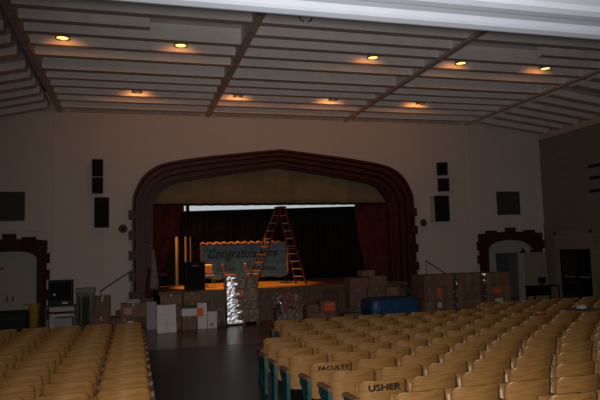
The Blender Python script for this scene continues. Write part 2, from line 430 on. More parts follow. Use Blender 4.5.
surround(ALX, .84, 2.3, 2.6, 1.14, 3.0, 'dark brown blocked stone archway around the pale doors at left')
# right doorway: pale infill with an opening, room behind, open leaf
struct(plate('trim_5', [arcR, [(14.35,0),(14.35,2.04),(15.43,2.04),(15.43,0)]], 21.78, 21.9, M['white_paint']))
struct(MB().box(13.2, 16.6, 24.2, 24.3, 0, 3.2).build('wall_corridor', M['dark_blue']))
d2 = struct(MB().box(0, .97, -.045, 0, .02, 2.03, .004).build('door_2', M['beige_paint'])); d2.location = (15.44, 21.42, 0); d2.rotation_euler[2] = -math.radians(6)
MB().tube([(.9,-.045,1.0),(.9,-.1,1.0),(.78,-.1,1.0)], .012, 8).build('door_handle', M['metal_dark'], d2)
# little dark lamp over the open door
el = thing('wall_lamp', 'small dark wall lamp above the open beige door', 'lamp', (15.62, 21.72, 2.02))
MB().lathe([(.02,.16),(.05,.12),(.14,0),(.13,-.01)], 16).build('lamp_shade', M['black'], el); MB().tube([(0,0,.14),(0,.08,.2)], .02, 8).build('arm', M['black'], el)
# left double doors
for s, n in ((-1, 'door_3'), (1, 'door_4')):
    w = .82
    d = struct(plate(n, [[(x, z) for x, z in arcL if (x-ALX)*s >= -.001] + [(ALX, 0)] if s > 0 else [(ALX, 0)] + [(x, z) for x, z in arcL if (x-ALX)*s >= -.001]], 21.8, 21.86, M['white_paint']))
    MB().box(ALX+s*.06-.015+s*.03, ALX+s*.06+.015+s*.03, 21.74, 21.8, .95, 1.15).build('door_handle', M['metal_dark'], d)
    MB().box(ALX+s*.42-.3, ALX+s*.42+.3, 21.785, 21.8, .2, .95).box(ALX+s*.42-.3, ALX+s*.42+.3, 21.785, 21.8, 1.2, 2.05).build('door_panel', M['white_paint'], d)
struct(MB().box(XL, -2.4, 21.95, 22.1, 0, 3.4).build('wall_lobby', M['dark_blue']))
st = tag(MB().box(-4.24, -4.14, 21.775, 21.784, 2.0, 2.08).build('door_sign', M['red_plastic']), 'tiny red sign on the pale left double doors', 'sign')

# right wall door with transom board
d1 = struct(MB().box(XR+.08, XR+.14, 18.97, 19.03, 0, 2.08).box(XR+.08, XR+.14, 20.74, 20.8, 0, 2.08).box(XR+.08, XR+.14, 19.87, 19.91, 0, 2.08).box(XR+.08, XR+.14, 18.97, 20.8, 2.02, 2.12).box(XR+.08, XR+.14, 18.97, 20.8, .9, 1.0).box(XR+.08, XR+.14, 18.97, 20.8, 0, .25).build('door_1', M['metal_dark']))
MB().box(XR+.1, XR+.12, 19.03, 19.87, .25, 2.02).build('door_glass', M['glass'], d1); MB().box(XR+.1, XR+.12, 19.91, 20.74, .25, 2.02).build('door_glass', M['glass'], d1)
MB().box(XR+.04, XR+.08, 19.2, 19.7, 1.02, 1.06).build('push_bar', M['alu'], d1); MB().box(XR+.04, XR+.08, 20.05, 20.55, 1.02, 1.06).build('push_bar', M['alu'], d1)
struct(MB().box(XR+.02, XR+.12, 18.97, 20.8, 2.12, 2.72).build('trim_6', M['beige_paint']))
struct(MB().box(XR-.04, XR+.02, 18.85, 18.97, 0, 2.82).box(XR-.04, XR+.02, 20.8, 20.92, 0, 2.82).box(XR-.04, XR+.02, 18.85, 20.92, 2.72, 2.82).build('trim_7', M['beige_paint']))
nb = thing('notice_board', 'beige wall panel to the right of the glass side doors', 'board', (XR, 18.2, .95))
MB().box(-.05, -.02, -.62, .62, 0, 1.1).build('board', M['beige_paint'], nb)
MB().box(-.06, 0, -.66, -.62, -.04, 1.14).box(-.06, 0, .62, .66, -.04, 1.14).box(-.06, 0, -.66, .66, 1.1, 1.14).box(-.06, 0, -.66, .66, -.04, 0).build('frame', M['beige_paint'], nb)
for i, (y, z) in enumerate(((18.45, 5.2), (18.42, 4.75), (18.5, 4.27))):
    t = thing('wall_bracket', '%s of three black bars fixed high on the right wall' % ('topmost', 'middle', 'lowest')[i], 'bracket', (XR, y, z), 0, 'black bars on the right wall')
    MB().box(-.10, -.05, -1.1, .25, -.06, .06, .01).build('bar', M['black'], t)
    MB().box(-.05, 0, -.1, .05, -.03, .03).box(-.05, 0, -.8, -.65, -.03, .03).build('mount', M['black'], t)

# ------------------------------------------------------------------ wall loudspeakers and vents
def speaker(loc, w, h, d, lab, tilt=0., rz=0., group=None, mount=True):
    t = thing('wall_speaker', lab, 'speaker', loc, rz, group)
    R = Matrix.Rotation(tilt, 3, 'X')
    MB().box(-w/2, w/2, -d-.06, -.06, 0, h, .012, R).build('enclosure', M['black'], t)
    MB().box(-w/2+.025, w/2-.025, -d-.072, -d-.058, .025, h-.025, .004, R).build('grille', M['black_cloth'], t)
    if mount: MB().box(-.05, .05, -.08, 0, h*.35, h*.65).build('mount', M['metal_dark'], t)
    return t
speaker((-1.20, YB, 5.09), .36, .56, .3, 'small black wall speaker at the top of the left cluster', 0, .06)
speaker((-1.20, YB, 4.50), .36, .53, .3, 'small black wall speaker between the top box and column at left', 0, .06)
speaker((-1.05, YB, 3.33), .47, 1.02, .26, 'tall black column speaker hanging lowest on the left of the stage')
speaker((11.96, YB, 5.20), .40, .52, .3, 'small black wall speaker at the top of the right cluster', .12, -.35)
speaker((11.98, YB, 4.56), .42, .52, .3, 'small black wall speaker between the top box and column at right', .12, -.35)
csp = speaker((11.80, YB, 3.36), .52, 1.02, .26, 'tall black column speaker hanging lowest on the right of the stage')
MB().box(-.42, -.28, -.12, 0, -.02, 1.04).build('side_bracket', M['white_paint'], csp, label='pale bracket plate')
def vent(loc, w, h, lab):
    t = thing('wall_vent', lab, 'vent', loc)
    MB().box(-w/2, w/2, -.03, 0, 0, h).build('backing', M['grille'], t)
    f = MB()
    for k in range(int(h/.075)): f.box(-w/2, w/2, -.05, -.028, .02+k*.075, .05+k*.075)
    f.build('slat', M['grille'], t)
    MB().box(-w/2-.03, -w/2, -.06, 0, -.03, h+.03).box(w/2, w/2+.03, -.06, 0, -.03, h+.03).box(-w/2, w/2, -.06, 0, -.03, 0).box(-w/2, w/2, -.06, 0, h, h+.03).build('frame', M['grille'], t)
vent((14.92, YB-.05, 3.63), 1.0, .9, 'dark square vent grille above the right archway')
vent((-3.98, YB-.07, 3.63), .95, .9, 'dark square vent grille above the left archway')
for x, z, lab in ((-.36, 3.28, 'small round grey horn on the wall left of the arch'), (11.0, 3.32, 'small round grey horn on the wall right of the arch')):
    t = thing('wall_horn', lab, 'speaker', (x, YB, z))
    o = MB().lathe([(.07,0),(.09,.02),(.13,.09),(.15,.12),(.14,.125),(.05,.08),(.01,.06)], 24).build('bell', M['grille'], t, True); o.rotation_euler = (PI/2, 0, 0)
    o = MB().lathe([(.04,.06),(.04,.1),(.01,.11)], 16).build('centre', M['metal_dark'], t, True); o.rotation_euler = (PI/2, 0, 0)

# ------------------------------------------------------------------ stage
SY = 20.6
stg = thing('stage', 'raised wooden stage with brown panelled front', 'stage', (CX, SY, 0))
MB().box(-4.47, 4.47, 0, 7.4, 1.02, 1.10).build('stage_floor', M['stage_floor'], stg)
MB().box(-4.45, 4.45, .05, .12, 0, 1.02).build('front_panel', M['stage_front'], stg)
MB().box(-4.49, 4.49, -.03, .0, 1.0, 1.11).build('nosing', M['stage_front'], stg)
for k in range(9):
    x = -4.0+k*1.0
    MB().box(x-.06, x+.06, .02, .05, 0, 1.0).build('stile', M['stage_front'], stg)
MB().box(-4.45, 4.45, .025, .05, 0, .12).build('skirting', M['stage_front'], stg)
for k, x in enumerate((1.0, 2.0)):
    MB().box(x+.2, x+.8, .035, .052, .15, .92).build('access_door', M['stairs'], stg)

def sheet(name, x0, x1, y, zt, zb, m, parent, folds, amp, xt=None, th=.02, nu=None, nv=10, shape=None):
    # hanging cloth: x edges may change with height via shape(v)->(x0,x1)
    nu = nu or folds*6
    def f(u, v):
        a, b = shape(v) if shape else (x0, x1)
        za = zt(u) if callable(zt) else zt
        zb_ = zb(u) if callable(zb) else zb
        return (a+(b-a)*u, y+amp*math.sin(u*folds*2*PI)*(.5+.5*v) + amp*.4*math.sin(u*folds*4.7+1), za+(zb_-za)*v)
    return MB().grid(f, nu, nv, th).build(name, m, parent, True)
# teaser across the arch
ts = thing('valance', 'olive brown gathered valance across the top of the stage arch', 'curtain', (CX, 22.0, 4.17))
def teaser_top(u): return 1.55-.5*abs(u-.5)*2 if abs(u-.5) < .4 else 1.15
sheet('cloth', -4.75, 4.75, .28, teaser_top, .03, M['teaser'], ts, 16, .025, nv=6)
sheet('fringe', -4.75, 4.75, .26, .04, -.05, M['fringe'], ts, 22, .05, nv=2)
# red drapes, tied back
def drape(side, lab):
    x = 1.55 if side < 0 else 9.15
    t = thing('stage_drape', lab, 'curtain', (x, 22.7, 1.1))
    def shape(v):
        return (-.95, .30-.55*v-.6*v*v) if side < 0 else (-.55+.1*v+.35*v*v, .9)
    sheet('cloth', 0, 0, 0, 3.4, .02, M['red_drape'], t, 9, .07, nv=16, shape=shape)
    o = MB().box(-.9 if side < 0 else .45, -.42 if side < 0 else .9, -.14, .14, .48, .6, .02).build('tieback', M['red_drape'], t)
drape(-1, 'dark red stage drape tied back at the left of the stage')
drape(1, 'dark red stage drape tied back at the right of the stage')
# black backdrop on a tilted batten, black legs with gaps
bk = thing('backdrop', 'wide black pleated backdrop curtain at the back of the stage', 'curtain', (6.2, 26, 1.1))
sheet('cloth', -4.35, 4.4, 0, lambda u: 3.05+.18*u, .02, M['black_cloth'], bk, 34, .06, nv=4)
MB().tube([(-4.4, 0, 3.07), (4.45, 0, 3.25)], .03, 8).build('batten', M['metal_dark'], bk)
for i, (x0, x1) in enumerate(((.55, 1.60), (1.72, 1.98), (2.08, 2.22))):
    t = thing('leg_curtain', ('wide', 'medium', 'narrow')[i] + ' black side curtain at stage left between orange gaps', 'curtain', ((x0+x1)/2, 24.6+i*.25, 1.1), 0, 'black side curtains')
    sheet('cloth', -(x1-x0)/2, (x1-x0)/2, 0, 3.3, .02, M['black_cloth'], t, 3, .04, nv=4)
td = thing('side_flat', 'tall orange lit scenery flat glimpsed between the black curtains', 'scenery', (1.75, 25.6, 1.1))
MB().box(-1.0, .55, -.03, .03, 0, 2.0).build('panel', M['tan_drape'], td); MB().box(-1.0, -.94, .03, .08, 0, 2.0).box(.49, .55, .03, .08, 0, 2.0).build('frame', M['wood_pallet'], td)
# glowing strip stands in for daylight behind the backdrop
struct(MB().box(0, 11, 28.02, 28.09, 4.0, 5.6).build('glow_strip_1', M['daylit']))
struct(MB().box(-.1, 11.1, 27.98, 28.09, 3.9, 4.0).build('trim_8', M['black_cloth']))

# loudspeaker standing on the stage
sp = thing('stage_speaker', 'large black speaker cabinet standing on the stage edge at left', 'speaker', (2.02, 21.2, 1.1))
MB().box(-.34, .34, -.28, .28, 0, .98, .02).build('enclosure', M['black'], sp); MB().box(-.30, .30, -.295, -.275, .04, .94, .005).build('grille', M['black_cloth'], sp)
MB().box(-.12, .12, -.31, -.295, .82, .87).build('handle', M['metal_dark'], sp)

# stage chairs and banner
def stage_chair(loc, rz, lab):
    t = thing('stage_chair', lab, 'chair', loc, rz, 'orange lit chairs on the stage')
    MB().box(-.2, .2, -.2, .2, .43, .45, .008).build('seat', M['chair_orange'], t)
    MB().grid(lambda u, v: (-.19+.38*u, .21+.03*math.sin(PI*u)+.06*v, .52+.33*v), 8, 4, .015).build('backrest', M['chair_orange'], t, True)
    for sx in (-1, 1):
        MB().tube([(sx*.19, -.19, 0), (sx*.18, -.17, .43)], .012, 8).build('leg', M['alu'], t)
        MB().tube([(sx*.19, .24, 0), (sx*.18, .19, .43), (sx*.18, .29, .85)], .012, 8).build('leg', M['alu'], t)
    return t
stage_chair((2.68, 22.6, 1.1), .1, 'orange lit stage chair beside the black speaker')
stage_chair((3.45, 22.4, 1.1), 1.5, 'stage chair turned sideways in front of the banner')
stage_chair((4.35, 22.7, 1.1), 1.2, 'stage chair behind the wrapped pallet near the ladder')
bn = thing('banner', 'blue congratulations banner with a pink frilled border on the stage', 'banner', (4.22, 23.5, 1.1))
MB().grid(lambda u, v: (-1.68+3.36*u, .02*math.sin(9*u)+.015*math.sin(5*v+u*4), .27+1.34*v+.05*(1-v)*math.sin(26*u)*(.6+.4*math.sin(7*u))), 48, 10, .012).build('sheet', M['banner'], bn, True)
gp = [(-1.72+.02*math.sin(k*2.1), -.02, .35+.1*k) for k in range(13)] + [(-1.72+3.44*k/58, -.02+.02*math.sin(k*1.9), 1.63+.035*math.sin(k*1.35)+.015*math.sin(k*2.7)) for k in range(59)] + [(1.72+.02*math.sin(k*2.1), -.02, 1.55-.1*k) for k in range(13)]
MB().tube(gp, .048, 7).build('garland', M['garland'], bn, True)
for s in (-1, 1): MB().tube([(s*1.66, .04, 0), (s*1.66, .04, 1.62)], .018, 8).box(s*1.66-.2, s*1.66+.2, -.2, .25, 0, .03).build('post', M['metal_dark'], bn)
lettering('lettering', 'Congratulations', .52, M['banner_ink'], bn, (-.12, -.055, 1.22), .004, .006, .35, width=2.75)
for x0, n_ in ((-1.15, 26), (.25, 34)):
    MB().tube([(x0+t*.03, -.055, .62+.09*math.sin(t*1.5+x0)) for t in range(n_)], .014, 5).build('scrawl', M['banner_ink'], bn)

# ------------------------------------------------------------------ step ladder
def ladder():
    t = thing('step_ladder', 'tall orange red A-frame step ladder standing open on the stage', 'ladder', (5.14, 22.05, 1.1))
    r = Vector((.9638, -.2667, 0)); f = Vector((.2667, .9638, 0))
    w = (.2*r - .28*f); s = (.90*r + .62*f); top = Vector((.21, 0, 2.9)) + Vector((0,0,0))
    for sg in (-1, 1):
        for e in (-1, 1):
            foot = s*sg + w*e + Vector((0,0,.035)); tp = top + s*sg*.07 + w*e*.5
            MB().bar(foot, tp, .036, .06).build('rail', M['ladder_red'], t)
            MB().box(foot.x-.05, foot.x+.05, foot.y-.05, foot.y+.05, 0, .05).build('rubber_foot', M['black'], t)
        for k in range(1, 10):
            q = k/10
            a = (s*sg + w*-1)*(1-q) + (top + s*sg*.07 - w*.5)*q; b = (s*sg + w)*(1-q) + (top + s*sg*.07 + w*.5)*q
            MB().bar(a, b, .075, .03).build('rung', M['alu'], t)
    ax = w.normalized()
    tc_ = MB().bar(top-ax*.22+Vector((0,0,.02)), top+ax*.22+Vector((0,0,.02)), .26, .06).build('top_cap', M['ladder_red'], t)
    for e in (-1, 1):
        MB().bar(w*e*.75 + s*-.53 + Vector((.06,0,1.35)), w*e*.75 + s*.53 + Vector((.06,0,1.35)), .02, .02).build('spreader', M['alu'], t)
ladder()

# ------------------------------------------------------------------ steps and handrails beside the arch
for sgn, x0, lab in ((-1, .55, 'left'), (1, 9.99, 'right')):
    t = thing('stage_steps', 'dark wooden steps leading up to the stage on the %s' % lab, 'steps', (x0, 21.0, 0))
    for k in range(6):
        xa = sgn*(.02+k*.28)
        MB().box(min(xa, xa+sgn*.28), max(xa, xa+sgn*.28), -.35, .38, 0, 1.08-k*.18).build('step', M['stairs'], t)
    h = thing('handrail', 'thin dark handrail sloping down beside the %s stage steps' % lab, 'handrail', (x0, 20.72, 0))
    MB().tube([(sgn*.62-.0, 0, 1.86), (sgn*1.62, 0, 1.22)], .022, 8).build('rail', M['rail'], h)
    for k in (.65, 1.6): MB().tube([(sgn*k, 0, max(0, 1.08-int(k/.28)*.18)), (sgn*k, 0, 1.84-(k-.65)*.64)], .014, 8).build('baluster', M['rail'], h)

# ------------------------------------------------------------------ goods stacked before the stage
def carton(loc, w, d, h, m, lab, rz=0., group=None, label=None, name='carton', tape=True, cat='box'):
    tape = tape and name == 'carton'
    t = thing(name, lab, cat, loc, rz, group)
    MB().box(-w/2, w/2, -d/2, d/2, 0, h, .008).build('body', m, t)
    if tape:
        MB().box(-.025, .025, -d/2-.003, d/2+.003, h-.001, h+.002).box(-.025, .025, -d/2-.003, -d/2, h*.72, h).build('tape', M['tape'], t)
    if label:
        lx, lz, lw, lh, lm = label
        MB().box(lx-lw/2, lx+lw/2, -d/2-.006, -d/2-.001, lz-lh/2, lz+lh/2).build('sticker', lm, t)
    return t
# white box stack by the aisle
Y0 = 18.95
for i, (x, dx, z, h, lab) in enumerate(((.80, 0, 0, .29, 'white paper box at lower left of the stack by the aisle'), (1.09, 0, 0, .29, 'white paper box at lower right of the stack by the aisle'),
        (.79, 0, .29, .27, 'white paper box at middle left of the stack by the aisle'), (1.08, 0, .29, .27, 'white paper box at middle right of the stack by the aisle'),
        (.935, 0, .56, .27, 'wide white box on top of the stack by the aisle'))):
    carton((x, Y0, z), .285 if i < 4 else .56, .42, h, M['whitebox'], lab, random.uniform(-.015, .015), 'white boxes by the aisle', name='white_box')
# brown boxes behind
carton((1.10, 19.75, .0), .66, .5, .40, M['carton2'], 'brown carton on the floor behind the white box stack')
carton((1.10, 19.75, .40), .66, .5, .38, M['carton2'], 'brown carton in the middle behind the white box stack')
carton((1.12, 19.75, .78), .66, .5, .33, M['carton'], 'brown carton on top behind the white box stack')
carton((1.79, 19.95, .0), .54, .5, .42, M['carton2'], 'brown carton at the bottom below the black speaker')
carton((1.79, 19.95, .42), .54, .5, .38, M['carton2'], 'brown carton in the middle below the black speaker')
carton((1.79, 19.95, .80), .54, .5, .32, M['carton'], 'brown carton on top below the black speaker')
carton((1.65, 19.35, 0), .44, .4, .42, M['carton'], 'plain brown carton under the green lidded white box')
t = carton((1.65, 19.35, .42), .46, .4, .23, M['whitebox'], 'white box with green lid on a brown carton', tape=False, name='white_box')
MB().box(-.24, .24, -.21, .21, .23, .29, .01).build('lid', M['lid_green'], t)
carton((2.06, 19.4, 0), .30, .36, .42, M['whitebox'], 'white carton on the floor under the orange labelled box', name='white_box')
carton((2.06, 19.4, .42), .30, .36, .38, M['whitebox'], 'tall white carton with an orange sticker', name='white_box', label=(-.08, .1, .22, .26, M['orange_label']))
carton((2.37, 19.4, 0), .29, .36, .40, M['whitebox'], 'white carton on the floor with a small orange sticker', name='white_box', label=(-.02, .12, .12, .09, M['orange_label']))
carton((2.37, 19.4, .40), .29, .36, .12, M['whitebox'], 'shallow white carton under the small brown box', name='white_box')
carton((2.37, 19.4, .52), .28, .34, .27, M['carton2'], 'small brown box on top of the white cartons')
sc_ = thing('sack_trolley', 'small dark folding trolley beside the white cartons', 'trolley', (2.70, 19.35, 0))
MB().tube([(-.1,0,.03),(-.16,.1,.55)], .014, 8).tube([(.1,0,.03),(.16-.1,.1,.55)], .014, 8).tube([(-.16,.1,.55),(.06,.1,.55)], .014, 8).build('frame', M['alu'], sc_)
MB().box(-.14, .14, -.2, .02, .01, .03).build('plate', M['metal_dark'], sc_)
carton((.53, 19.95, 0), .31, .35, .87, M['greybox'], 'tall pale grey box beside the flag', name='grey_box')
# left brown boxes under the railing
carton((-.30, 19.95, .0), .80, .5, .42, M['carton2'], 'brown carton on the floor below the left handrail, nearest the aisle', label=(.18, .25, .18, .14, M['white_label']))
carton((-.02, 19.95, .42), .78, .5, .44, M['carton'], 'brown carton with pink and white stickers below the left handrail', label=(-.16, .2, .24, .22, M['pink_label']))
carton((-.98, 19.95, 0), .5, .5, .52, M['carton_red'], 'reddish carton on the floor left of the brown cartons')
carton((-.95, 19.95, .52), .46, .45, .6, M['carton2'], 'tall dull carton stacked on the reddish carton')
carton((-.02, 19.95, .86), .4, .4, .12, M['greybox'], 'flat grey box on the stickered carton', tape=False, name='grey_box')

# flag
fl = thing('flag', 'drooping cream and red flag on a pole at the left of the stage', 'flag', (.60, 20.35, 0))
MB().tube([(0,0,.04),(-.06,0,2.6)], .016, 8).build('pole', M['wood_pallet'], fl)
MB().lathe([(.16,0),(.16,.03),(.04,.06),(.03,.1)], 16).build('base', M['metal_dark'], fl, True)
bmesh_f = MB().lathe([(.02,2.52),(.05,2.3),(.09,2.0),(.13,1.6),(.16,1.3),(.10,1.22)], 20)
for v in bmesh_f.bm.verts:
    a = math.atan2(v.co.y, v.co.x); k = 1+.28*math.sin(a*5); v.co.x = v.co.x*k+.02; v.co.y *= k
bmesh_f.build('cloth', M['flag'], fl, True)
b2 = MB().lathe([(.04,1.95),(.07,1.7),(.10,1.35),(.12,1.0),(.07,.95)], 16)
for v in b2.bm.verts:
    a = math.atan2(v.co.y, v.co.x); k = 1+.3*math.sin(a*4+1); v.co.x = v.co.x*k-.12; v.co.y *= k
b2.build('stripe', M['flag_red'], fl, True, label='dark red part of the flag')
MB().lathe([(.001,2.6),(.025,2.63),(.001,2.7)], 10, cx=-.06, cap=False).build('finial', M['brass'], fl, True)

def pallet(loc, w, d, lab, rz=0.):
    t = thing('pallet', lab, 'pallet', loc, rz)
    for k in range(5): MB().box(-w/2, w/2, -d/2+k*(d-.1)/4, -d/2+k*(d-.1)/4+.1, .10, .12).build('slat', M['wood_pallet'], t)
    for x in (-w/2+.04, 0, w/2-.04): MB().box(x-.04, x+.04, -d/2, d/2, 0, .10).build('bearer', M['wood_pallet'], t)
    return t
def wrap(loc, w, d, z0, z1, lab, rz=0., crumple=.012):
    bm = MB(); n = 56; nz = 14; rings = []
    for j in range(nz+1):
        z = z0+(z1-z0)*j/nz; ring = []
        for k in range(n):
            a = k/n*4; sd = int(a); u = a-sd
            p = [(-1+2*u, -1), (1, -1+2*u), (1-2*u, 1), (-1, 1-2*u)][sd]
            nn = [(0,-1),(1,0),(0,1),(-1,0)][sd]; q = random.uniform(0, crumple)
            ring.append(bm.bm.verts.new((p[0]*w/2+nn[0]*q, p[1]*d/2+nn[1]*q, z+random.uniform(-1,1)*.01)))
        rings.append(ring)
    for j in range(nz):
        for k in range(n): bm.bm.faces.new((rings[j][k], rings[j][(k+1) % n], rings[j+1][(k+1) % n], rings[j+1][k]))
    o = bm.build('plastic_wrap', M['wrap'], loc=loc, rotz=rz)
    return tag(o, lab, 'plastic wrap')

# foil-sided pallet in the aisle
RZ = -.04
px, py = 3.44, 20.0
pallet((px, py, 0), 1.02, .9, 'wooden pallet under the shiny wrapped load at the aisle end', RZ)
def local(x, y, z=0): return (px + x*math.cos(RZ) - y*math.sin(RZ), py + x*math.sin(RZ) + y*math.cos(RZ), z)
names_r = ('bottom', 'second', 'third', 'top'); names_c = ('left', 'right')
for r in range(4):
    for c in range(2):
        lb = (.10, .20, .32, .2, M['orange_label']) if (r, c) == (2, 0) else None
        lab = 'brown carton, %s tier on the %s of the shiny wrapped pallet' % (names_r[r], names_c[c]) + (', with orange label' if lb else '')
        carton(local(-.245+.49*c, 0, .12+r*.355), .485, .88, .352, M['carton'] if (r+c) % 2 else M['carton2'], lab, RZ, 'cartons on the shiny wrapped pallet', label=lb)
wrap((px, py, 0), 1.0, .905, .1, 1.56, 'clear plastic film around the cartons of the shiny pallet', RZ, .02)
fo = MB()
nu, nv = 10, 34
A = [[None]*(nv+1) for _ in range(nu+1)]
for i in range(nu+1):
    for j in range(nv+1):
        x, y, z = local(-.525-random.uniform(0, .02), -.49+.9*i/nu, 0)
        A[i][j] = fo.bm.verts.new((x-px, y-py-.02, .06+1.5*j/nv+random.uniform(-.015, .015)))
for i in range(nu):
    for j in range(nv): fo.bm.faces.new((A[i][j], A[i+1][j], A[i+1][j+1], A[i][j+1]))
A2 = [[None]*(nv+1) for _ in range(5)]
for i in range(5):
    for j in range(nv+1):
        x, y, z = local(-.525+.085*i*(.95+.42*math.sin(j*1.25)*math.cos(j*.31))*(1.2-.45*j/nv), -.475-random.uniform(0, .010), 0)
        A2[i][j] = fo.bm.verts.new((x-px, y-py-.0, .06+1.5*j/nv+random.uniform(-.015, .015)))
for i in range(4):
    for j in range(nv): fo.bm.faces.new((A2[i][j], A2[i+1][j], A2[i+1][j+1], A2[i][j+1]))
tag(fo.build('crumpled_film', M['foil'], loc=(px, py, 0)), 'bright crinkled silver film hanging down the corner of the wrapped pallet', 'film')

# wrapped pallet with red slatted chair right of it
pallet((4.78, 18.95, 0), .95, .9, 'wooden pallet under the red slatted chair')
carton((4.78, 19.05, .12), .86, .6, .40, M['carton2'], 'low brown carton on the pallet under the red slatted chair')
rc = thing('slatted_chair', 'red slatted chair packed on a wrapped pallet before the stage', 'chair', (4.86, 19.05, .52))
for k in range(4): MB().box(-.17+k*.105, -.12+k*.105, .14, .165, .2, .52).build('slat', M['red_plastic'], rc)
MB().box(-.22, .22, .13, .18, .50, .55).build('top_rail', M['red_plastic'], rc); MB().box(-.22, .22, -.2, .18, .16, .2, .01).build('seat', M['red_plastic'], rc)
for sx in (-.2, .2):
    MB().box(sx-.02, sx+.02, .13, .17, 0, .52).build('leg', M['red_plastic'], rc); MB().box(sx-.02, sx+.02, -.2, -.16, 0, .16).build('leg', M['red_plastic'], rc)
for k in range(4): MB().box(-.17+k*.105, -.12+k*.105, -.215, -.195, .02, .17).build('front_slat', M['red_plastic'], rc)
wrap((4.78, 18.95, 0), .98, .94, .08, 1.02, 'clear plastic film around the red slatted chair', 0, .03)
# cartons between that pallet and the blue tarp
carton((5.78, 18.9, 0), .92, .6, .36, M['carton_red'], 'low reddish carton on the floor left of the orange labelled one')
carton((5.52, 18.9, .36), .42, .5, .26, M['carton2'], 'small dull carton beside the orange labelled carton')
carton((6.02, 18.85, .36), .52, .5, .36, M['carton_red'], 'reddish carton with a square orange label before the stage', label=(.04, .17, .34, .26, M['orange_label']))
gs = MB().grid(lambda u, v: (-.6+1.2*u, -.35+.7*v, .24+.22*u+.05*math.sin(9*u+3*v)), 14, 8, .01)
carton((6.78, 18.75, 0), .56, .6, .3, M['carton2'], 'dull carton hidden under the grey plastic sheet')
tag(MB().grid(lambda u, v: (-.42+.84*u, -.4+.8*v, .325+.12*u*u+.02*math.sin(9*u+3*v)), 14, 8, .012).build('grey_sheet', M['grey_cloth'], loc=(6.78, 18.75, 0), smooth=True), 'pale grey plastic sheet lying beside the blue tarp', 'sheet')
# tarp-covered stack
tp = MB()
def tarp_pt(u, v):
    return None
nb_, rings = 44, []
prof_t = [(1.0, 0.02), (1.0, .25), (.985, .46), (.96, .53), (.8, .565), (.4, .575), (.02, .57)]
for s_, z in prof_t:
    ring = []
    for k in range(nb_):
        a = 2*PI*k/nb_; c, s2 = math.cos(a), math.sin(a)
        x = .88*s_*math.copysign(abs(c)**.25, c); y = .55*s_*math.copysign(abs(s2)**.25, s2)
        x += .015*math.sin(k*2.1+z*9); y += .015*math.sin(k*1.7+z*7)
        ring.append(tp.bm.verts.new((x, y, z + (.05*(x/.88)*0) + .012*math.sin(k*1.3))))
    rings.append(ring)
for j in range(len(rings)-1):
    for k in range(nb_): tp.bm.faces.new((rings[j][k], rings[j][(k+1) % nb_], rings[j+1][(k+1) % nb_], rings[j+1][k]))
tp.bm.faces.new(rings[-1])
carton((8.13, 18.5, 0), 1.5, .9, .2, M['carton2'], 'flat carton under the blue tarp covered load', tape=False)
tag(tp.build('tarp', M['tarp'], loc=(8.13, 18.5, .17), smooth=True), 'blue tarpaulin draped over a low load before the stage', 'tarpaulin')
# pile behind the tarp
for (x, y, z, w, h, m, lab) in ((7.35, 19.6, 0, .62, .55, 'carton2', 'brown carton at lower left behind the blue tarp'), (7.35, 19.6, .55, .62, .5, 'carton2', 'brown carton in the middle at left behind the blue tarp'),
        (8.02, 19.6, 0, .64, .55, 'carton', 'brown carton at lower centre behind the blue tarp'), (8.02, 19.6, .55, .64, .5, 'carton2', 'brown carton in the middle at centre behind the blue tarp'),
        (8.62, 19.6, 0, .5, .6, 'carton2', 'brown carton at lower right behind the blue tarp'), (8.62, 19.6, .6, .45, .42, 'carton', 'pale brown carton behind the right end of the blue tarp'),
        (7.4, 19.6, 1.05, .7, .32, 'carton_red', 'reddish carton on the upper left of the pile behind the tarp'), (8.1, 19.6, 1.05, .62, .36, 'carton2', 'brown carton on the upper right of the pile behind the tarp'),
        (7.75, 19.6, 1.41, .45, .2, 'carton', 'small brown carton on the very top of the pile behind the tarp')):
    if z > 1.4: z = 1.41
    carton((x, y, z), w, .5, h, M[m], lab, random.uniform(-.03, .03))
tag(MB().grid(lambda u, v: (-.4+.85*u, -.3+.6*v, 1.16-.52*u**1.6+.02*math.sin(6*v)), 14, 8, .012).build('grey_sheet', M['grey_cloth'], loc=(9.18, 19.75, .0), smooth=True), 'pale grey sheet sloping off the pile right of the blue tarp', 'sheet')
carton((9.28, 19.75, 0), .34, .4, .6, M['carton2'], 'narrow dull carton under the sloping grey sheet')
def sparkle_strip(x, y, z0, z1, w, lab):  # metallic strip added to catch sparkles along the wrap edges
    mb = MB(); nv = 26; nu = 4
    P = [[mb.bm.verts.new((-w/2+w*i/nu+random.uniform(-.02, .02)+.03*math.sin(j*.7), random.uniform(-.03, .012), z0+(z1-z0)*j/nv)) for j in range(nv+1)] for i in range(nu+1)]
    for i in range(nu):
        for j in range(nv): mb.bm.faces.new((P[i][j], P[i+1][j], P[i+1][j+1], P[i][j+1]))
    tag(mb.build('crumpled_film', M['foil2'], loc=(x, y, 0)), lab, 'film')
sparkle_strip(10.46, 18.36, .0, 1.38, .12, 'crinkled sparkle strip added between the left and middle wrapped loads')
sparkle_strip(11.56, 18.36, .0, 1.40, .16, 'crinkled sparkle strip added between the middle and right wrapped loads')
sparkle_strip(4.33, 18.42, .0, 1.0, .12, 'crinkled sparkle strip added at the left edge of the slatted chair load')
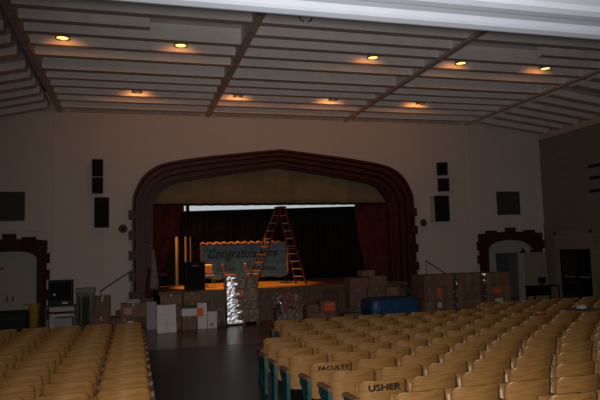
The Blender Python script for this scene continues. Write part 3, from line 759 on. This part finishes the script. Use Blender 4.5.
# three wrapped pallets of cartons at right
for p_, (x, w, lab) in enumerate(((9.90, 1.1, 'left'), (11.0, 1.0, 'middle'), (12.13, 1.08, 'right'))):
    pallet((x, 18.9, 0), w, .95, 'wooden pallet under the %s one of three wrapped carton loads' % lab)
    for r in range(3):
        for c in range(3):
            lb = None; extra = ''
            if (p_, r, c) == (0, 1, 1): lb = (0, .3, .15, .22, M['orange_label']); extra = ', orange label'
            if (p_, r, c) == (0, 0, 1): lb = (0, .28, .15, .18, M['white_label']); extra = ', white label'
            if (p_, r, c) == (2, 1, 1): lb = (.0, .25, .3, .18, M['orange_label']); extra = ', orange label'
            if (p_, r, c) == (2, 0, 1): lb = (.05, .32, .3, .16, M['white_label']); extra = ', white label'
            carton((x-w/3+c*w/3, 18.9, .12+r*.43), w/3-.008, .92, .427, M[('carton', 'carton2', 'carton_red')[(p_+r*2+c) % 3]],
                   'brown carton, %s tier %s column of the %s wrapped load%s' % (('bottom', 'middle', 'top')[r], ('left', 'centre', 'right')[c], lab, extra), 0, 'cartons on the three wrapped loads', label=lb)
    wrap((x, 18.9, 0), w+.01, .97, .1, 1.43, 'clear plastic film around the %s of three carton loads' % lab, 0, .02)

# ------------------------------------------------------------------ left corner goods
ct = thing('equipment_cart', 'tall dark cart carrying the black television at left', 'cart', (-2.12, 19.6, 0))
MB().box(-.42, .42, -.3, .3, .88, .92).build('top_shelf', M['metal_dark'], ct); MB().box(-.42, .42, -.3, .3, .12, .15).build('lower_shelf', M['metal_dark'], ct); MB().box(-.42, .42, -.3, .3, .68, .70).build('middle_shelf', M['metal_dark'], ct)
for sx in (-1, 1):
    for sy in (-1, 1):
        MB().box(sx*.40-.02, sx*.40+.02, sy*.28-.02, sy*.28+.02, .06, .9).build('leg', M['metal_dark'], ct)
        MB().tube([(sx*.4-.02, sy*.28, .04), (sx*.4+.02, sy*.28, .04)], .04, 12).build('caster', M['black'], ct)
tv = thing('television', 'black box television on the dark cart at left', 'television', (-2.12, 19.6, .92))
MB().box(-.35, .35, -.25, -.1, 0, .76, .02).box(-.28, .28, -.1, .26, .04, .66, .03).build('casing', M['black'], tv); MB().box(-.3, .3, -.258, -.248, .16, .70, .01).build('screen', M['glass'], tv)
MB().box(-.2, -.14, -.262, -.25, .30, .36).box(.05, .2, -.262, -.25, .05, .1).build('badge', M['alu'], tv)
carton((-2.05, 19.6, .15), .5, .4, .4, M['greybox'], 'pale grey box on the lower shelf of the television cart', name='grey_box')
yb = thing('waste_bin', 'tall yellow plastic bin left of the television cart', 'bin', (-2.86, 19.45, 0))
MB().lathe([(.12,0),(.15,.9),(.165,.95),(.165,1.0),(.14,1.0),(.11,.03)], 20).build('body', M['yellow'], yb, True); MB().box(-.32, -.1, -.12, .12, .9, .99, .01).build('spout', M['yellow'], yb)
ec = thing('equipment_case', 'long black equipment case in front of the pale left doors', 'case', (-3.9, 19.5, 0))
MB().box(-.88, .88, -.35, .35, .06, .82, .02).build('body', M['black'], ec); MB().box(-.89, .89, -.36, .36, .60, .63).build('edge_strip', M['metal_dark'], ec)
for sx in (-.7, .7): MB().tube([(sx-.02, -.25, .035), (sx+.02, -.25, .035)], .035, 12).tube([(sx-.02, .25, .035), (sx+.02, .25, .035)], .035, 12).build('caster', M['black'], ec)
yt = thing('hand_truck', 'thin yellow hand truck standing right of the television', 'hand truck', (-1.42, 19.5, 0))
MB().tube([(-.13, 0, .1), (-.13, .1, 1.2), (-.1, .12, 1.26), (.1, .12, 1.26), (.13, .1, 1.2), (.13, 0, .1)], .022, 8).build('frame', M['yellow'], yt, True)
MB().box(-.16, .16, -.22, .03, .02, .04).build('toe_plate', M['yellow'], yt)
for s in (-1, 1): MB().tube([(s*.16, .06, .1), (s*.2, .06, .1)], .1, 16).build('wheel', M['black'], yt)
gc = thing('cabinet', 'grey topped dark cabinet behind the yellow hand truck', 'cabinet', (-1.5, 20.6, 0))
MB().box(-.27, .27, -.3, .3, 0, 1.2, .01).build('body', M['metal_dark'], gc); MB().box(-.29, .29, -.32, .32, 1.2, 1.36, .01).build('top', M['grey'], gc); MB().box(-.2, .2, -.312, -.3, .2, 1.1).build('door', M['black'], gc)
# desk at right
dk = thing('desk', 'small dark desk before the open beige door at right', 'desk', (15.6, 20.6, 0))
MB().box(-.6, .6, -.3, .3, .68, .72, .005).build('desktop', M['black'], dk); MB().box(-.55, .55, .24, .26, .3, .68).build('modesty_panel', M['black'], dk)
for sx in (-1, 1):
    for sy in (-1, 1): MB().box(sx*.56-.02, sx*.56+.02, sy*.26-.02, sy*.26+.02, 0, .68).build('leg', M['metal_dark'], dk)
mo = thing('monitor', 'small black monitor on the desk at right', 'monitor', (15.6, 20.6, .72))
MB().box(-.1, .1, -.08, .08, 0, .02).box(-.02, .02, -.02, .02, 0, .1).build('stand', M['black'], mo); MB().box(-.16, .16, -.03, .03, .08, .32, .008).build('screen', M['black'], mo)

# ------------------------------------------------------------------ auditorium seating
PITCH, CW = .652, .583
CV = .088
def half_w(z, z0, z1, rt_, rb):
    w = CW/2
    if z > z1-rt_: q = rt_-(z1-z); return w - rt_ + math.sqrt(max(0, rt_*rt_-q*q))
    if z < z0+rb: q = rb-(z-z0); return w - rb + math.sqrt(max(0, rb*rb-q*q))
    return w
def back_mesh():
    z0, z1 = .34, .82
    zs = [z0, z0+.006, z0+.02, z0+.04, z0+.12, z0+.22, z0+.32, z1-.07, z1-.055, z1-.04, z1-.025, z1-.012, z1-.004, z1]
    mb = MB()
    def f(u, v):
        z = zs[round(v*(len(zs)-1))]; hw = half_w(z, z0, z1, .075, .04)
        x = -hw+2*hw*u
        y = -CV*(1-(2*x/CW)**2) - .13*(z-z0) + .045
        return (x, y, z)
    mb.grid(f, 12, len(zs)-1, .016)
    return mb
def standard_mb(x):
    poly = [(-.02,0),(.16,0),(.17,.03),(.10,.07),(.095,.22),(.13,.36),(.30,.50),(.31,.585),(-.05,.585),(-.055,.50),(.0,.36),(.03,.22),(.025,.07),(-.03,.03)]
    return MB().prism(poly, 'x', x-.02, x+.02)
def end_panel_mb(x):   # broader solid panel at the row ends
    poly = [(-.05,0),(.24,0),(.24,.04),(.17,.08),(.16,.3),(.22,.42),(.34,.50),(.34,.59),(-.06,.59),(-.07,.45),(-.04,.08),(-.06,.03)]
    return MB().prism(poly, 'x', x-.025, x+.025)
def arm_mb(x):
    poly = [(-.06,.59),(.30,.59),(.36,.575),(.385,.545),(.40,.56),(.39,.60),(.35,.625),(-.04,.63),(-.07,.615)]
    mb = MB().prism(poly, 'x', x-.028, x+.028)
    return mb
def make_chair(kind):   # side = which side carries the iron standard
    side = -1 if kind.startswith('right') else 1
    end = kind.endswith('end')
    t = thing('auditorium_seat', '', 'seat')
    back_mesh().build('backrest', M['ply'], t, True)
    st_ = MB().grid(lambda u, v: (-.255+.51*u, .09+.10*v-.03*math.sin(PI*u)*0, .40+.37*v*.95-.03*math.sin(PI*v)), 6, 6, .018).build('seat', M['ply_dark'], t, True)
    (end_panel_mb if end else standard_mb)(side*PITCH/2).build('standard', M['teal'], t)
    arm_mb(side*PITCH/2).build('armrest', M['arm'], t)
    MB().box(-PITCH/2+.03, PITCH/2-.03, .03, .06, .37, .40).build('cross_rail', M['teal'], t)
    return t
protos = {k: [make_chair(k), False] for k in ('right', 'right_end', 'left', 'left_end')}
ordn = ['front', 'second', 'third', 'fourth', 'fifth', 'sixth', 'seventh', 'eighth', 'ninth', 'tenth', 'eleventh', 'twelfth', 'thirteenth', 'fourteenth', 'fifteenth']
seatn = ['at', 'second from', 'third from', 'fourth from', 'fifth from', 'sixth from', 'seventh from', 'eighth from', 'ninth from', 'tenth from', 'eleventh from', 'twelfth from', 'thirteenth from', 'fourteenth from', 'fifteenth from', 'sixteenth from', 'seventeenth from', 'eighteenth from', 'nineteenth from', 'twentieth from', 'twenty-first from', 'twenty-second from']
def put(kind, x, y, lab, group):
    p = protos[kind]
    o = p[0] if not p[1] else copy_tree(p[0])
    p[1] = True
    o.location = (x, y, fz(y)); o['label'] = lab; o['group'] = group
    return o
rowsY = [5.195+.655*k for k in range(15)]
startX = [2.9, 2.86, 2.72, 2.61, 2.54, 2.42, 2.39, 2.38, 2.46, 3.08, 3.08, 3.25, 3.25, 3.3, 3.3]
special = {}
for k, y in enumerate(rowsY):
    row = ordn[14-k]
    x = startX[k]
    i = 0
    while x < min(15.6, .90*y+.45):
        if k >= 13 and x < 8.9: x += PITCH; continue
        if not (k == 0 and x < 3.9):
            words = ''
            if (k, i) == (2, 0): words = 'lettered USHER, '
            if (k, i) == (4, 0): words = 'lettered FACULTY, '
            lab = 'plywood seat, %s%s the aisle, %s row from the stage, right block' % (words, seatn[i], row)
            special[(k, i)] = put('right_end' if i == 0 else 'right', x, y, lab, 'plywood seats of the right block')
        x += PITCH; i += 1
for k, y in enumerate(rowsY):
    if k < 3: continue
    x = -.12; i = 0
    yy = y
    while x > -.196*yy-.35:
        lab = 'plywood seat, %s the aisle, %s row from the stage, left block' % (seatn[i], ordn[14-k])
        if (k, i) == (3, 1): lab = 'plywood seat marked in red, second from the aisle, %s row from stage, left block' % ordn[14-k]
        special[('l', k, i)] = put('left_end' if i == 0 else 'left', x, yy, lab, 'plywood seats of the left block')
        x -= PITCH; i += 1
tilt = PI/2 - math.atan(.13)
def on_back(o, text, size, w, x, z, m, bold):
    y = -CV - .13*(z-.36) + .045 - .012
    return lettering('lettering', text, size, m, o, (x, y, z), .009, bold, 0, PI/2+math.atan(.13), w)
on_back(special[(2, 0)], 'USHER', .10, .39, -.02, .742, M['ink'], .0015)
on_back(special[(4, 0)], 'FACULTY', .080, .43, .0, .745, M['ink'], .001)
sr = MB()
for k in range(8):
    xx = -.16+k*.045
    sr.bar((xx, 0, -.03), (xx+.004*(k % 3), 0, .03-.012*(k % 2)), .010, .008)
    if k % 2: sr.bar((xx, 0, .02), (xx+.03, 0, .02-.01*(k % 3)), .008, .010)
o = sr.build('lettering', M['red_ink'], special[('l', 3, 1)], label='faded red painted marks'); o.location = (.02, -.104, .735); o.rotation_euler = (math.atan(.13), 0, 0)
# odds and ends lying on the seats at right
tag(MB().box(-.34, .34, -.40, .40, 0, .025, .006).build('cardboard_sheet', M['carton'], loc=(9.62, 11.40, .822)), 'flat brown cardboard sheet lying across the seat backs far right', 'cardboard')
pb = MB().lathe([(.03,0),(.10,.0),(.12,.03),(.08,.075),(.02,.09)], 14)
for v in pb.bm.verts: v.co.x *= 1+.25*math.sin(v.co.y*60); v.co.z *= 1+.2*math.sin(v.co.x*50)
tag(pb.build('paper_bundle', M['paper'], loc=(9.70, 11.50, .848), smooth=True), 'crumpled white paper lying on the cardboard sheet far right', 'paper')
rcx = startX[9]
while rcx < 8.2: rcx += PITCH
tag(MB().grid(lambda u, v: (-.13+.26*u, -.07-.11*math.cos(PI*v)*.6+.01*math.sin(u*9), .845-.16*(abs(v-.5)*2)**2+.008*math.sin(u*14)), 12, 12, .012).build('red_cloth', M['red_plastic'], loc=(rcx, 11.09+.035, 0), smooth=True), 'small red cloth folded over a seat back in the right block', 'cloth')

# ------------------------------------------------------------------ light
def light(kind, name, loc, energy, col, **kw):
    l = bpy.data.lights.new(name, kind); l.energy = energy; l.color = col
    for k_, v_ in kw.items(): setattr(l, k_, v_)
    o = bpy.data.objects.new(name, l); C.objects.link(o); o.location = loc; return o
fl_ = light('SPOT', 'camera_flash', (-.06, -.02, H+.012), 1550, (1,.96,.93), spot_size=math.radians(98), spot_blend=1.0, shadow_soft_size=.035)
aim = (mw.to_3x3() @ Vector((.11, -.17, -1)))
fl_.rotation_euler = aim.to_track_quat('-Z', 'Y').to_euler()
w1 = light('SPOT', 'stage_work_light', (2.9, 23.3, 5.9), 1500, (1,.36,.03), spot_size=math.radians(62), spot_blend=.35, shadow_soft_size=.12)
w1.rotation_euler = (Vector((3.9, 23.25, 1.1))-Vector((2.9, 23.3, 5.9))).to_track_quat('-Z', 'Y').to_euler()
light('POINT', 'wing_work_light', (.9, 25.1, 3.0), 45, (1,.38,.04), shadow_soft_size=.1)

w = bpy.data.worlds.new('world'); bpy.context.scene.world = w; w.use_nodes = True
w.node_tree.nodes['Background'].inputs[0].default_value = (.55,.54,.54,1); w.node_tree.nodes['Background'].inputs[1].default_value = .012

sc = bpy.context.scene
sc.view_settings.view_transform = 'Standard'; sc.view_settings.look = 'None'; sc.view_settings.exposure = 0; sc.view_settings.gamma = 1
sc.view_settings.use_curve_mapping = False
